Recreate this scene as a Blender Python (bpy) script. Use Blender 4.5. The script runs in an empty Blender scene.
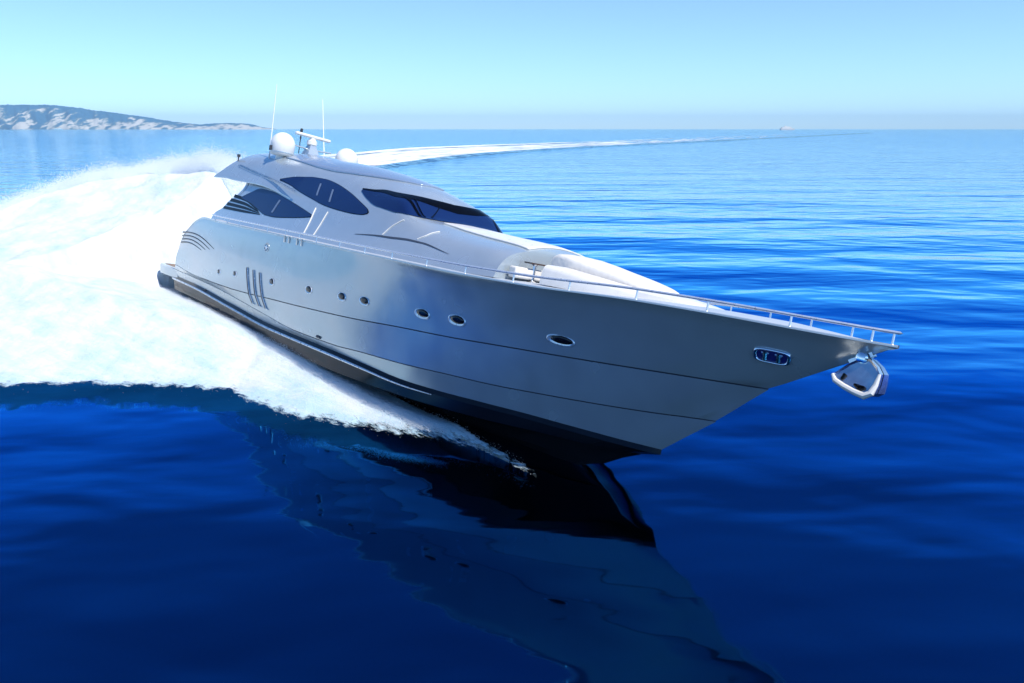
import bpy, bmesh, math, random
import numpy as np
from mathutils import Matrix, Vector

sc = bpy.context.scene
col = sc.collection
random.seed(7)
rng = np.random.default_rng(11)

# ------------------------------------------------------------------ camera, sky, sun, exposure
cam_d = bpy.data.cameras.new('camera'); cam = bpy.data.objects.new('camera', cam_d); col.objects.link(cam)
cam.location = (0, 0, 8.612)
cam.rotation_euler = (math.radians(90 - 14.5516), 0, 0)
cam_d.sensor_width = 36.0; cam_d.lens = 28.848
cam_d.clip_start = 0.3; cam_d.clip_end = 60000
sc.camera = cam

SUN_EL, SUN_AZ = math.radians(53), math.atan2(0.78, -0.63)      # azimuth from +Y towards +X
sun_vec = Vector((math.sin(SUN_AZ)*math.cos(SUN_EL), math.cos(SUN_AZ)*math.cos(SUN_EL), math.sin(SUN_EL)))
world = bpy.data.worlds.new('World'); sc.world = world; world.use_nodes = True
wn = world.node_tree.nodes; wl = world.node_tree.links
bg = wn['Background']
sky = wn.new('ShaderNodeTexSky'); sky.sky_type = 'NISHITA'; sky.sun_disc = False
sky.sun_elevation = SUN_EL; sky.sun_rotation = SUN_AZ
sky.altitude = 0; sky.air_density = 1.0; sky.dust_density = 0.0; sky.ozone_density = 4.0
tint = wn.new('ShaderNodeMix'); tint.data_type = 'RGBA'; tint.blend_type = 'MULTIPLY'; tint.inputs[0].default_value = 1.0
wtc = wn.new('ShaderNodeTexCoord'); wsx = wn.new('ShaderNodeSeparateXYZ'); wr = wn.new('ShaderNodeValToRGB')
wl.new(wtc.outputs['Generated'], wsx.inputs[0]); wl.new(wsx.outputs[2], wr.inputs[0])
e = wr.color_ramp.elements                               # clear, saturated summer sky: pale at the horizon, deep blue overhead
e[0].position = 0.0; e[0].color = (.56, .83, 1.30, 1)
e[1].position = .62; e[1].color = (.34, .62, .96, 1)
x = e.new(.17); x.color = (.70, .82, .98, 1)
x = e.new(.34); x.color = (.42, .76, 1.02, 1)
wl.new(sky.outputs[0], tint.inputs[6]); wl.new(wr.outputs[0], tint.inputs[7]); wl.new(tint.outputs[2], bg.inputs[0])
bg.inputs[1].default_value = 0.14

sd = bpy.data.lights.new('sun', 'SUN'); sd.energy = 4.0; sd.angle = math.radians(0.5); sd.color = (1.0, 0.95, 0.87)
sun = bpy.data.objects.new('sun', sd); col.objects.link(sun)
sun.rotation_euler = sun_vec.to_track_quat('Z', 'Y').to_euler()
sun.location = (40, -20, 60)

sc.view_settings.view_transform = 'Standard'; sc.view_settings.look = 'None'
sc.view_settings.exposure = 0.38; sc.view_settings.gamma = 1.0
sc.view_settings.use_curve_mapping = False
sc.cycles.max_bounces = 10; sc.cycles.diffuse_bounces = 5; sc.cycles.glossy_bounces = 5
sc.cycles.transparent_max_bounces = 24; sc.cycles.volume_bounces = 0
sc.cycles.caustics_reflective = False; sc.cycles.caustics_refractive = False

# ------------------------------------------------------------------ helpers
def tag(o, label=None, cat=None, group=None, kind=None):
    if label: o['label'] = label
    if cat: o['category'] = cat
    if group: o['group'] = group
    if kind: o['kind'] = kind
    return o
def obj(name, verts, faces, mats, parent=None, smooth=True, midx=None):
    me = bpy.data.meshes.new(name)
    me.from_pydata([tuple(map(float, v)) for v in verts], [], [tuple(map(int, f)) for f in faces])
    for m in (mats if isinstance(mats, (list, tuple)) else [mats]): me.materials.append(m)
    if midx is not None: me.polygons.foreach_set('material_index', np.asarray(midx, np.int32))
    me.polygons.foreach_set('use_smooth', [smooth]*len(me.polygons))
    me.update()
    o = bpy.data.objects.new(name, me); col.objects.link(o)
    if parent: o.parent = parent
    return o
def recalc(o):
    bm = bmesh.new(); bm.from_mesh(o.data); bmesh.ops.recalc_face_normals(bm, faces=bm.faces); bm.to_mesh(o.data); bm.free()
    return o
def sharp(o, deg=35):
    bm = bmesh.new(); bm.from_mesh(o.data); bmesh.ops.recalc_face_normals(bm, faces=bm.faces)
    for e in bm.edges:
        if len(e.link_faces) == 2 and e.calc_face_angle(0) > math.radians(deg): e.smooth = False
    bm.to_mesh(o.data); bm.free(); return o
class Mesh:
    """collects shapes and links them as one mesh object"""
    def __init__(s): s.v = []; s.f = []; s.m = []
    def add(s, v, f, mi=0):
        n = len(s.v); s.v += [tuple(map(float, p)) for p in v]; s.f += [tuple(i + n for i in q) for q in f]; s.m += [mi]*len(f)
    def box(s, c, d, mi=0, rot=None):
        v = []
        for sx in (-1, 1):
            for sy in (-1, 1):
                for sz in (-1, 1):
                    p = Vector((sx*d[0]/2, sy*d[1]/2, sz*d[2]/2))
                    if rot is not None: p = rot @ p
                    v.append(Vector(c) + p)
        s.add(v, [(0, 1, 3, 2), (4, 6, 7, 5), (0, 4, 5, 1), (2, 3, 7, 6), (0, 2, 6, 4), (1, 5, 7, 3)], mi)
    def tube(s, pts, r, n=8, mi=0, closed=False):
        pts = [Vector(p) for p in pts]; rings = []
        rr = r if isinstance(r, (list, tuple)) else [r]*len(pts)
        for i, p in enumerate(pts):
            a = pts[i-1] if i else (pts[-1] if closed else p); b = pts[i+1] if i < len(pts)-1 else (pts[0] if closed else p)
            t = (b - a).normalized(); u = t.cross(Vector((0, 0, 1)))
            if u.length < 1e-3: u = Vector((0, 1, 0))
            u.normalize(); w = u.cross(t)
            rings.append([p + (u*math.cos(k*2*math.pi/n) + w*math.sin(k*2*math.pi/n))*rr[i] for k in range(n)])
        v = [q for r_ in rings for q in r_]; f = []
        m = len(rings)
        for i in range(m if closed else m - 1):
            for k in range(n):
                j = (i+1) % m
                f.append((i*n+k, i*n+(k+1) % n, j*n+(k+1) % n, j*n+k))
        if not closed: f += [tuple(range(n))[::-1], tuple(range((m-1)*n, m*n))]
        s.add(v, f, mi)
    def lathe(s, prof, c=(0, 0, 0), n=32, mi=0, rot=None):
        v = []; f = []
        for (r, z) in prof:
            for k in range(n):
                p = Vector((r*math.cos(k*2*math.pi/n), r*math.sin(k*2*math.pi/n), z))
                if rot is not None: p = rot @ p
                v.append(Vector(c) + p)
        for i in range(len(prof)-1):
            for k in range(n):
                f.append((i*n+k, i*n+(k+1) % n, (i+1)*n+(k+1) % n, (i+1)*n+k))
        f += [tuple(range(n))[::-1], tuple(range((len(prof)-1)*n, len(prof)*n))]
        s.add(v, f, mi)
    def build(s, name, mats, parent=None, smooth=True, deg=35):
        return sharp(obj(name, s.v, s.f, mats, parent, smooth, s.m), deg)
def grid_faces(n, m, off=0):
    return [(off+i*m+j, off+i*m+j+1, off+(i+1)*m+j+1, off+(i+1)*m+j) for i in range(n-1) for j in range(m-1)]
def fbm(x, y, octaves=5, seed=0, gain=.5):
    """2-D value noise, about -1..1 (arrays)"""
    out = np.zeros(np.broadcast(x, y).shape); amp = 1.; tot = 0.
    for o in range(octaves):
        xs = x*2**o + 37.1*o; ys = y*2**o + 91.7*o
        xi = np.floor(xs).astype(np.int64); yi = np.floor(ys).astype(np.int64); fx = xs - xi; fy = ys - yi
        fx = fx*fx*fx*(fx*(fx*6-15)+10); fy = fy*fy*fy*(fy*(fy*6-15)+10)
        def h(a, b):
            q = (a*374761393 + b*668265263 + (seed+o)*1274126177) & 0x7fffffff
            q = ((q ^ (q >> 13))*1103515245 + 12345) & 0x7fffffff
            q = (q ^ (q >> 16)) & 0xffff
            return q/32767.5 - 1
        out += amp*((h(xi, yi)*(1-fx) + h(xi+1, yi)*fx)*(1-fy) + (h(xi, yi+1)*(1-fx) + h(xi+1, yi+1)*fx)*fy)
        tot += amp; amp *= gain
    return out/tot
def sstep(a, b, x):
    t = np.clip((x-a)/(b-a), 0, 1); return t*t*(3-2*t)

# ------------------------------------------------------------------ materials
def mat(name, base, rough=.5, metal=0., coat=0., spec=None, **kw):
    m = bpy.data.materials.new(name); m.use_nodes = True
    p = m.node_tree.nodes['Principled BSDF']
    p.inputs['Base Color'].default_value = (*base, 1); p.inputs['Roughness'].default_value = rough
    p.inputs['Metallic'].default_value = metal; p.inputs['Coat Weight'].default_value = coat
    p.inputs['Coat Roughness'].default_value = .04
    if spec is not None: p.inputs['Specular IOR Level'].default_value = spec
    for k, v in kw.items(): p.inputs[k.replace('_', ' ')].default_value = v
    return m
def vary(m, scale=3., amount=.12, rough=.06, bump=0., bscale=None, stretch=(1, 1, 1)):
    """a little procedural unevenness of colour, gloss and surface"""
    nt = m.node_tree; p = nt.nodes['Principled BSDF']; L = nt.links
    tc = nt.nodes.new('ShaderNodeTexCoord'); mp = nt.nodes.new('ShaderNodeMapping'); mp.inputs['Scale'].default_value = stretch
    L.new(tc.outputs['Object'], mp.inputs[0])
    n = nt.nodes.new('ShaderNodeTexNoise'); n.inputs['Scale'].default_value = scale; n.inputs['Detail'].default_value = 1.5
    L.new(mp.outputs[0], n.inputs['Vector'])
    b = p.inputs['Base Color'].default_value[:]
    r = nt.nodes.new('ShaderNodeMapRange'); r.inputs['From Min'].default_value = .25; r.inputs['From Max'].default_value = .75
    r.inputs['To Min'].default_value = 1-amount; r.inputs['To Max'].default_value = 1+amount
    L.new(n.outputs['Fac'], r.inputs['Value'])
    mx = nt.nodes.new('ShaderNodeVectorMath'); mx.operation = 'SCALE'; mx.inputs[0].default_value = b[:3]
    L.new(r.outputs[0], mx.inputs['Scale']); L.new(mx.outputs[0], p.inputs['Base Color'])
    rr = nt.nodes.new('ShaderNodeMapRange'); q = p.inputs['Roughness'].default_value
    rr.inputs['From Min'].default_value = .3; rr.inputs['From Max'].default_value = .7
    rr.inputs['To Min'].default_value = max(.02, q-rough); rr.inputs['To Max'].default_value = q+rough
    L.new(n.outputs['Fac'], rr.inputs['Value']); L.new(rr.outputs[0], p.inputs['Roughness'])
    if bump:
        n2 = nt.nodes.new('ShaderNodeTexNoise'); n2.inputs['Scale'].default_value = bscale or scale; n2.inputs['Detail'].default_value = 0
        L.new(mp.outputs[0], n2.inputs['Vector'])
        bp = nt.nodes.new('ShaderNodeBump'); bp.inputs['Strength'].default_value = 1; bp.inputs['Distance'].default_value = bump
        L.new(n2.outputs['Fac'], bp.inputs['Height']); L.new(bp.outputs[0], p.inputs['Normal'])
    return m
M = {}
M['silver'] = vary(mat('silver_paint', (.47, .53, .555), .23, .43, .35), 1.2, .04, .05, bump=.006, bscale=.35)
M['house'] = vary(mat('deckhouse_paint', (.53, .60, .635), .25, .48, .35), 1.5, .03, .04)
M['roofpanel'] = vary(mat('roof_panel_paint', (.42, .49, .58), .24, .5, .35), 1.5, .03, .04)
M['groove'] = mat('groove_painted_shade', (.05, .06, .08), .4)  # dark paint stands in for shade in hull knuckle lines and slots
M['bottom'] = vary(mat('black_antifouling', (.007, .010, .016), .12, 0, 0, .22), 1.5, .2, .05, bump=.01, bscale=1.2, stretch=(.4, 1, 1))
M['deck'] = vary(mat('deck_gelcoat', (.46, .51, .57), .42), 6, .04, .08)
M['white'] = vary(mat('white_gelcoat', (.82, .79, .73), .35, 0, .2), 5, .03, .08)
M['cushion'] = vary(mat('cushion_vinyl', (.79, .75, .68), .55), 8, .04, .06, bump=.008, bscale=9)
M['glass'] = mat('tinted_glass', (.007, .022, .092), .04, 0, 0, .35)
M['port'] = mat('porthole_glass', (.006, .007, .010), .08, 0, 0, .4)
M['black'] = mat('black_trim', (.002, .002, .003), .2, spec=.12)
M['chrome'] = vary(mat('polished_steel', (.78, .79, .80), .10, 1.), 8, .05, .04)
M['steel'] = vary(mat('brushed_steel', (.55, .58, .60), .22, 1.), 12, .08, .08)
M['dome'] = vary(mat('dome_plastic', (.84, .84, .82), .4), 6, .03, .06)
M['dark'] = mat('dark_plastic', (.03, .03, .04), .5)
M['teak'] = vary(mat('teak', (.22, .14, .09), .6), 4, .25, .1, stretch=(1, 14, 1))
M['pillar'] = mat('pale_pillar', (.16, .21, .30), .4)
M['darkwood'] = vary(mat('dark_table', (.07, .045, .035), .35), 5, .2, .1)
M['portrim'] = vary(mat('pale_satin_steel', (.80, .82, .84), .30, .6), 8, .04, .05)
M['anchor'] = vary(mat('anchor_plate', (.62, .66, .69), .16, .92), 7, .05, .06)
M['blue'] = mat('blue_enamel', (.02, .03, .22), .25)

# ------------------------------------------------------------------ setting: water
def water_mat():
    m = bpy.data.materials.new('sea_water'); m.use_nodes = True
    nt = m.node_tree; L = nt.links; N = nt.nodes; N.remove(N['Principled BSDF'])
    tc = N.new('ShaderNodeTexCoord')
    # glassy water round the boat, wind ripples farther out
    vd = N.new('ShaderNodeVectorMath'); vd.operation = 'DISTANCE'; vd.inputs[1].default_value = (0, 12, 0); L.new(tc.outputs['Object'], vd.inputs[0])
    rp = N.new('ShaderNodeMapRange'); rp.inputs['From Min'].default_value = 14; rp.inputs['From Max'].default_value = 600
    rp.inputs['To Min'].default_value = .42; rp.inputs['To Max'].default_value = 2.1; L.new(vd.outputs['Value'], rp.inputs['Value'])
    prev = None
    for (sx, sy, rz, sca, dist, det, masked) in ((.30, 1.0, -8, .085, .85, 2, 0), (.55, 1.0, -14, .34, .31, 2, 1), (.45, 1., 6, .95, .075, 3, 2)):
        mp = N.new('ShaderNodeMapping'); mp.inputs['Rotation'].default_value = (0, 0, math.radians(rz)); mp.inputs['Scale'].default_value = (sx, sy, 1)
        L.new(tc.outputs['Object'], mp.inputs[0])
        n = N.new('ShaderNodeTexNoise'); n.inputs['Scale'].default_value = sca; n.inputs['Detail'].default_value = det
        n.inputs['Roughness'].default_value = .42; n.inputs['Distortion'].default_value = .25
        L.new(mp.outputs[0], n.inputs['Vector'])
        b = N.new('ShaderNodeBump'); b.inputs['Strength'].default_value = 1; b.inputs['Distance'].default_value = dist
        if masked == 2:                                        # small ripples die out first in the lee of the boat
            r2 = N.new('ShaderNodeMapRange'); r2.inputs['From Min'].default_value = 18; r2.inputs['From Max'].default_value = 220; r2.inputs['To Min'].default_value = .10; r2.inputs['To Max'].default_value = 2.6
            L.new(vd.outputs['Value'], r2.inputs['Value'])
            mu = N.new('ShaderNodeMath'); mu.operation = 'MULTIPLY'; L.new(n.outputs['Fac'], mu.inputs[0]); L.new(r2.outputs[0], mu.inputs[1]); L.new(mu.outputs[0], b.inputs['Height'])
        elif masked:
            mu = N.new('ShaderNodeMath'); mu.operation = 'MULTIPLY'; L.new(n.outputs['Fac'], mu.inputs[0]); L.new(rp.outputs[0], mu.inputs[1]); L.new(mu.outputs[0], b.inputs['Height'])
        else: L.new(n.outputs['Fac'], b.inputs['Height'])
        if prev: L.new(prev.outputs[0], b.inputs['Normal'])
        prev = b
    df = N.new('ShaderNodeBsdfDiffuse'); df.inputs['Color'].default_value = (0.0, .009, .023, 1)
    gl = N.new('ShaderNodeBsdfGlossy'); gl.inputs['Roughness'].default_value = .05
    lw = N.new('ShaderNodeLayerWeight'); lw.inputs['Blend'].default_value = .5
    cr = N.new('ShaderNodeValToRGB'); e = cr.color_ramp.elements          # reflection tinted by view angle, putting a deeper blue sky into its colour
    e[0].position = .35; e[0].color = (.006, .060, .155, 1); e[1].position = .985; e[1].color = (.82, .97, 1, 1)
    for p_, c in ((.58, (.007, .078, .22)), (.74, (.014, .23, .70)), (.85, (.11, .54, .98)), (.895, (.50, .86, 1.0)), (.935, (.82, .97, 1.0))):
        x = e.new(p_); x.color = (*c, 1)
    fr = N.new('ShaderNodeFresnel'); fr.inputs['IOR'].default_value = 1.52
    mx = N.new('ShaderNodeMixShader')
    for q in (df, gl, fr, lw): L.new(prev.outputs[0], q.inputs['Normal'])
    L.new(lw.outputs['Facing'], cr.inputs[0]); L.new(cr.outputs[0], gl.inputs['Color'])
    L.new(fr.outputs[0], mx.inputs[0]); L.new(df.outputs[0], mx.inputs[1]); L.new(gl.outputs[0], mx.inputs[2])
    L.new(mx.outputs[0], N['Material Output'].inputs['Surface'])
    return m
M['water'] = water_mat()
FAR = 14000
xs = np.concatenate([[-FAR, -3000, -600, -150], np.linspace(-60, 60, 121), [150, 600, 3000, FAR]]); ys = np.concatenate([[-300, -100], np.linspace(-40, 60, 201), [80, 200, 600, 2000, 6000, FAR]])
def swell(x, y):                                         # a long low swell running under the bow
    env = sstep(60, 30, abs(x))*sstep(-40, -10, y)*sstep(44, 22, y)
    return .15*env*math.cos(2*math.pi*(y-5+.06*x)/26)
V = [(x, y, float(swell(x, y))) for x in xs for y in ys]
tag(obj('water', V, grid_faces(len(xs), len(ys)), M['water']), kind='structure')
def pchip(X, Y, x):
    X = np.asarray(X, float); Y = np.asarray(Y, float); x = np.clip(np.asarray(x, float), X[0], X[-1])
    h = np.diff(X); d = np.diff(Y) / h
    m = np.zeros_like(Y)
    for i in range(1, len(X) - 1):
        if d[i-1] * d[i] > 0:
            w1 = 2*h[i] + h[i-1]; w2 = h[i] + 2*h[i-1]
            m[i] = (w1 + w2) / (w1/d[i-1] + w2/d[i])
    m[0] = d[0]; m[-1] = d[-1]
    k = np.clip(np.searchsorted(X, x, side='right') - 1, 0, len(h) - 1)
    t = (x - X[k]) / h[k]
    return ((2*t**3 - 3*t**2 + 1)*Y[k] + (t**3 - 2*t**2 + t)*h[k]*m[k]
            + (-2*t**3 + 3*t**2)*Y[k+1] + (t**3 - t**2)*h[k]*m[k+1])
# deckhouse control sections: x, then seven (half breadth, height) points from the deck edge to the centre line
HOUSE = [
 (4.3,  (2.70,3.55),(2.62,4.15),(2.55,4.90),(2.45,5.50),(2.10,6.05),(1.20,6.50),(0,6.66)),
 (5.5,  (2.76,3.55),(2.62,4.15),(2.48,4.90),(2.32,5.55),(2.00,6.22),(1.15,6.72),(0,6.88)),
 (8.0,  (2.82,3.55),(2.62,4.15),(2.38,4.90),(2.10,5.60),(1.78,6.30),(1.02,6.76),(0,6.94)),
 (10.0, (2.85,3.55),(2.62,4.15),(2.36,4.90),(2.03,5.62),(1.68,6.30),(0.95,6.70),(0,6.88)),
 (14.0, (2.85,3.55),(2.60,4.15),(2.34,4.80),(1.97,5.52),(1.52,6.12),(0.88,6.50),(0,6.66)),
 (16.0, (2.82,3.55),(2.56,4.15),(2.32,4.75),(1.98,5.38),(1.58,5.93),(0.92,6.30),(0,6.45)),
 (17.5, (2.78,3.55),(2.52,4.12),(2.28,4.72),(2.00,5.26),(1.64,5.70),(0.98,6.07),(0,6.23)),
 (18.6, (2.76,3.55),(2.48,4.10),(2.24,4.68),(2.02,5.14),(1.72,5.54),(1.05,5.84),(0,5.97)),
 (19.5, (2.74,3.55),(2.45,4.08),(2.20,4.62),(2.02,5.00),(1.80,5.33),(1.12,5.53),(0,5.59)),
 (20.25,(2.70,3.55),(2.41,4.06),(2.14,4.52),(1.97,4.76),(1.76,4.89),(1.05,4.95),(0,4.97)),
 (21.5, (2.64,3.55),(2.38,4.03),(2.10,4.38),(1.82,4.57),(1.42,4.70),(0.80,4.83),(0,4.89)),
 (23.0, (2.54,3.56),(2.32,3.99),(2.07,4.30),(1.77,4.47),(1.32,4.61),(0.72,4.74),(0,4.80)),
 (24.7, (2.44,3.58),(2.25,3.97),(2.02,4.25),(1.72,4.40),(1.28,4.52),(0.70,4.65),(0,4.71)),
 (25.25, (2.34,3.60),(2.20,3.93),(1.98,4.18),(1.69,4.33),(1.25,4.45),(0.68,4.58),(0,4.64)),
]
_HX = [r[0] for r in HOUSE]
def house_ctrl(x):
    """(N,7,2) control points at the stations x"""
    x = np.atleast_1d(np.asarray(x, float)); out = np.zeros((len(x), 7, 2))
    for k in range(7):
        for c in range(2):
            out[:, k, c] = pchip(_HX, [r[1+k][c] for r in HOUSE], x)
    return out
def house(x, s):
    """starboard surface point (x, -y, z); s = 0 at the deck edge, 1 on the centre line (arrays of one length)"""
    x = np.atleast_1d(np.asarray(x, float)); s = np.clip(np.atleast_1d(np.asarray(s, float)), 0, 1)
    P = house_ctrl(x); q = s*6; i = np.minimum(q.astype(int), 5); t = (q - i)[:, None]
    n = np.arange(len(x))
    mir = P[:, 5] * np.array([-1, 1])
    Pe = np.concatenate([(2*P[:, 0] - P[:, 1])[:, None], P, mir[:, None]], 1)
    a, b, c, d = Pe[n, i], Pe[n, i+1], Pe[n, i+2], Pe[n, i+3]
    yz = .5*((2*b) + (c - a)*t + (2*a - 5*b + 4*c - d)*t**2 + (-a + 3*b - 3*c + d)*t**3)
    return np.stack([x, -yz[:, 0], yz[:, 1]], 1)

# ------------------------------------------------------------------ the yacht: lines in boat metres (x forward from the platform, y to port, z up)
yacht = bpy.data.objects.new('motor_yacht', None); col.objects.link(yacht)
yacht.matrix_world = Matrix(((0.624347, 0.760926, 0.176585, -15.119), (-0.781097, 0.605589, 0.152150, 41.947),
                             (0.008837, -0.232925, 0.972455, 0.550), (0, 0, 0, 1)))
tag(yacht, 'long silver motor yacht at speed heeling away with dark windows and white satellite domes', 'yacht')

SHX = [2.9, 3.4, 4.2, 5.0, 6.2, 8, 14, 20, 24, 27, 30, 32, 33.5, 34.5, 35]
def sheer_y(x): return pchip(SHX, [3.28, 3.31, 3.36, 3.40, 3.44, 3.50, 3.58, 3.50, 3.20, 2.75, 1.95, 1.30, .72, .26, .03], x)
def sheer_z(x): return pchip(SHX, [2.0, 2.60, 3.02, 3.36, 3.60, 3.56, 3.56, 3.55, 3.55, 3.60, 3.75, 3.79, 3.80, 3.81, 3.82], x)
# each line: x, half breadth, height; rows run from the stern to the point where the line meets the stem
LINES = {
 'keel':   [(2.3, 0, -1.25), (12, 0, -1.35), (20, 0, -1.35), (24, 0, -1.28), (26, 0, -1.15), (27.2, 0, -1.0)],
 'strake': [(2.3, 1.5, -.72), (12, 1.55, -.86), (18, 1.45, -.84), (22, 1.15, -.78), (25, .75, -.70), (27, .38, -.64), (28.25, 0, -.57)],
 'bilge':  [(2.3, 2.95, -.02), (5, 3.0, -.02), (12, 3.0, -.34), (18, 2.85, -.42), (22, 2.45, -.36), (25, 1.80, -.24), (27, 1.15, -.12), (28.5, .5, -.07), (29.35, 0, 0.0)],
 'chine':  [(2.3, 3.1, .62), (5, 3.13, .60), (10, 3.1, .38), (13.8, 3.05, .22), (18, 2.93, .21), (20, 2.75, .16), (22.1, 2.52, .10), (23.6, 2.23, .13), (25, 1.95, .20), (26.8, 1.4, .26), (28.4, .79, .27), (29.25, .4, .27), (29.95, 0, .27)],
 'knuckle_low': [(2.4, 3.2, .92), (8, 3.24, .82), (13, 3.22, .56), (16, 3.16, .40), (18.5, 3.03, .42), (20, 2.9, .5), (22, 2.71, .58), (24, 2.36, .70), (25.5, 2.04, .78), (27, 1.62, .9), (28.7, 1.05, 1.05), (29.9, .55, 1.17), (30.7, .2, 1.27), (31.3, 0, 1.34)],
 'knuckle': [(2.6, 3.26, 1.15), (6, 3.38, 1.02), (9.5, 3.43, 1.04), (14.6, 3.43, 1.24), (18.5, 3.32, 1.42), (20, 3.17, 1.5), (22, 2.94, 1.64), (24.1, 2.63, 1.76), (26, 2.26, 1.90), (27.4, 1.91, 2.0), (28.8, 1.47, 2.1), (30, 1.03, 2.19), (30.8, .72, 2.25), (31.9, .28, 2.33), (32.45, 0, 2.37)],
}
NS = 170
U = np.linspace(0, 1, NS)**.92
def line_pts(name):
    P = np.array(LINES[name]); x = P[0, 0] + (P[-1, 0]-P[0, 0])*U
    return np.stack([x, pchip(P[:, 0], P[:, 1], x), pchip(P[:, 0], P[:, 2], x)], 1)
xsh = 2.9 + (35-2.9)*U
shl = np.stack([xsh, sheer_y(xsh), sheer_z(xsh)], 1)
K = {k: line_pts(k) for k in LINES}
def off(a, dy, dz): b = a.copy(); b[:, 1] = np.maximum(b[:, 1]+dy*np.minimum(1, b[:, 1]/.15), 0); b[:, 2] += dz; return b
def mid(a, b, t, bulge=0.):
    c = a*(1-t)+b*t; c[:, 1] += bulge*4*t*(1-t)*np.minimum(1, c[:, 1]/1.2); return c
def flare(t):
    c = mid(K['knuckle'], shl, t); w = .045 - .11*sstep(15, 25, c[:, 0]); c[:, 1] += w*4*t*(1-t)*np.minimum(1, c[:, 1]/1.2); return c
ch_lo = off(K['chine'], .05, -.13)
rows = [K['keel'], mid(K['keel'], K['strake'], .5), off(K['strake'], -.02, -.03), off(K['strake'], .07, -.03), mid(K['strake'], K['bilge'], .5), off(K['bilge'], -.03, -.03), off(K['bilge'], .09, -.02),
        ch_lo, K['chine']]
n_black = len(rows)-1
lo, up = K['knuckle_low'], K['knuckle']
g = .013
rows += [mid(K['chine'], lo, .5), off(lo, -.004, -g), off(lo, -.03, 0), off(lo, 0, g)]
gl = (len(rows)-3, len(rows)-2)
rows += [mid(lo, up, .33), mid(lo, up, .66), off(up, -.004, -g*1.2), off(up, -.03, 0), off(up, 0, g*1.2)]
gu = (len(rows)-3, len(rows)-2)
rows += [flare(t) for t in (.12, .25, .4, .55, .7, .82, .92)] + [off(shl, 0, -.05), off(shl, .02, -.03), off(shl, .02, .0), off(shl, -.03, .015)]
R_ = np.array(rows); nr = len(rows)
vs = []; fs = []; mi = []
for side in (-1, 1):
    o0 = len(vs)
    for r in R_:
        for p in r: vs.append((p[0], side*p[1], p[2]))
    for i in range(nr-1):
        for j in range(NS-1):
            fs.append((o0+i*NS+j, o0+i*NS+j+1, o0+(i+1)*NS+j+1, o0+(i+1)*NS+j))
            xm = R_[i, j, 0]
            mi.append(1 if i < n_black else (2 if (i in gu and xm > 6.5) or (i in gl and xm > 15.5) else 0))
h = NS*nr
for i in range(nr-1):                                   # transom
    fs.append((i*NS, (i+1)*NS, h+(i+1)*NS, h+i*NS)); mi.append(1 if i < n_black-2 else 0)
hull = obj('hull', vs, fs, [M['silver'], M['bottom'], M['groove']], yacht, True, mi)
bm = bmesh.new(); bm.from_mesh(hull.data); bmesh.ops.remove_doubles(bm, verts=bm.verts, dist=.0015); bm.to_mesh(hull.data); bm.free()
sharp(hull, 22)
def side_y(x, z):
    """outer half breadth of the topsides at x, z"""
    ys_, zs_ = [], []
    for r in R_[n_black:nr-3]:
        if r[0, 0] <= x <= r[-1, 0]:
            ys_.append(float(np.interp(x, r[:, 0], r[:, 1]))); zs_.append(float(np.interp(x, r[:, 0], r[:, 2])))
    return float(np.interp(z, zs_, ys_))
def side_frame(x, z):
    """point on the starboard topsides with its along, up and outward directions"""
    e = .15
    P = Vector((x, -side_y(x, z), z)); A = Vector((2*e, -(side_y(x+e, z)-side_y(x-e, z)), 0)).normalized()
    B = Vector((0, -(side_y(x, z+e)-side_y(x, z-e)), 2*e)).normalized()
    N = A.cross(B).normalized()
    if N.y > 0: N = -N
    return P, A, (N.cross(A)*(-1 if N.cross(A).z < 0 else 1)).normalized(), N

# spray rails: bright lips along chine and strake
for nm, base, x0, x1 in (('spray_rail', ch_lo, 2.3, 23.5),):
    m_ = Mesh(); pts = [(p[0], -p[1]-.035, p[2]-.02) for p in base if x0 <= p[0] <= x1]
    m_.tube(pts, [.045*min(1, .25+(x1-p[0])/6) for p in pts], 6); m_.build(nm, M['portrim'], yacht)

# deck sheet, cambered
xd = np.linspace(3.2, 34.93, 150); vd = []; nd = 17
for x in xd:
    yh = float(sheer_y(x))-.05; zz = float(sheer_z(x))-.025
    if x < 5.5: zz = min(zz, 2.2+(x-3.2)*.5)
    for t in np.linspace(-1, 1, nd): vd.append((x, t*yh, zz+.12*(1-t*t)*min(1, yh)))
recalc(obj('deck', vd, grid_faces(len(xd), nd), M['deck'], yacht))

# ------------------------------------------------------------------ deckhouse
def patch(A, B, na, nb, offset, on_roof=False):
    """grid on the deckhouse between two lists of (x, s) points, pushed out along the surface normal"""
    A = np.array(A, float); B = np.array(B, float); ta = np.linspace(0, 1, len(A)); t = np.linspace(0, 1, na)
    a = np.stack([pchip(ta, A[:, 0], t), pchip(ta, A[:, 1], t)], 1); b = np.stack([pchip(ta, B[:, 0], t), pchip(ta, B[:, 1], t)], 1)
    w = np.linspace(0, 1, nb)[None, :, None]
    q = (a[:, None]*(1-w) + b[:, None]*w).reshape(-1, 2)
    o_ = offset + (np.maximum(roof_off(q[:, 0], q[:, 1])+.036, 0) if on_roof else 0)
    return surf(q[:, 0], q[:, 1], o_).reshape(na, nb, 3)
def surf(x, s, offset):
    x = np.asarray(x, float); s = np.asarray(s, float)
    P = house(x, s); e = .02
    dx = house(x+.1, s) - house(x-.1, s); ds = house(x, s+e) - house(x, s-e)
    n = np.cross(dx, ds); n /= np.maximum(np.linalg.norm(n, axis=1), 1e-9)[:, None]
    n *= np.where(n[:, 1]*P[:, 1] + n[:, 2]*.4*np.ones(len(x)) < 0, -1, 1)[:, None]
    o_ = np.broadcast_to(np.asarray(offset, float), x.shape)
    return P + n*o_[:, None]
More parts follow.
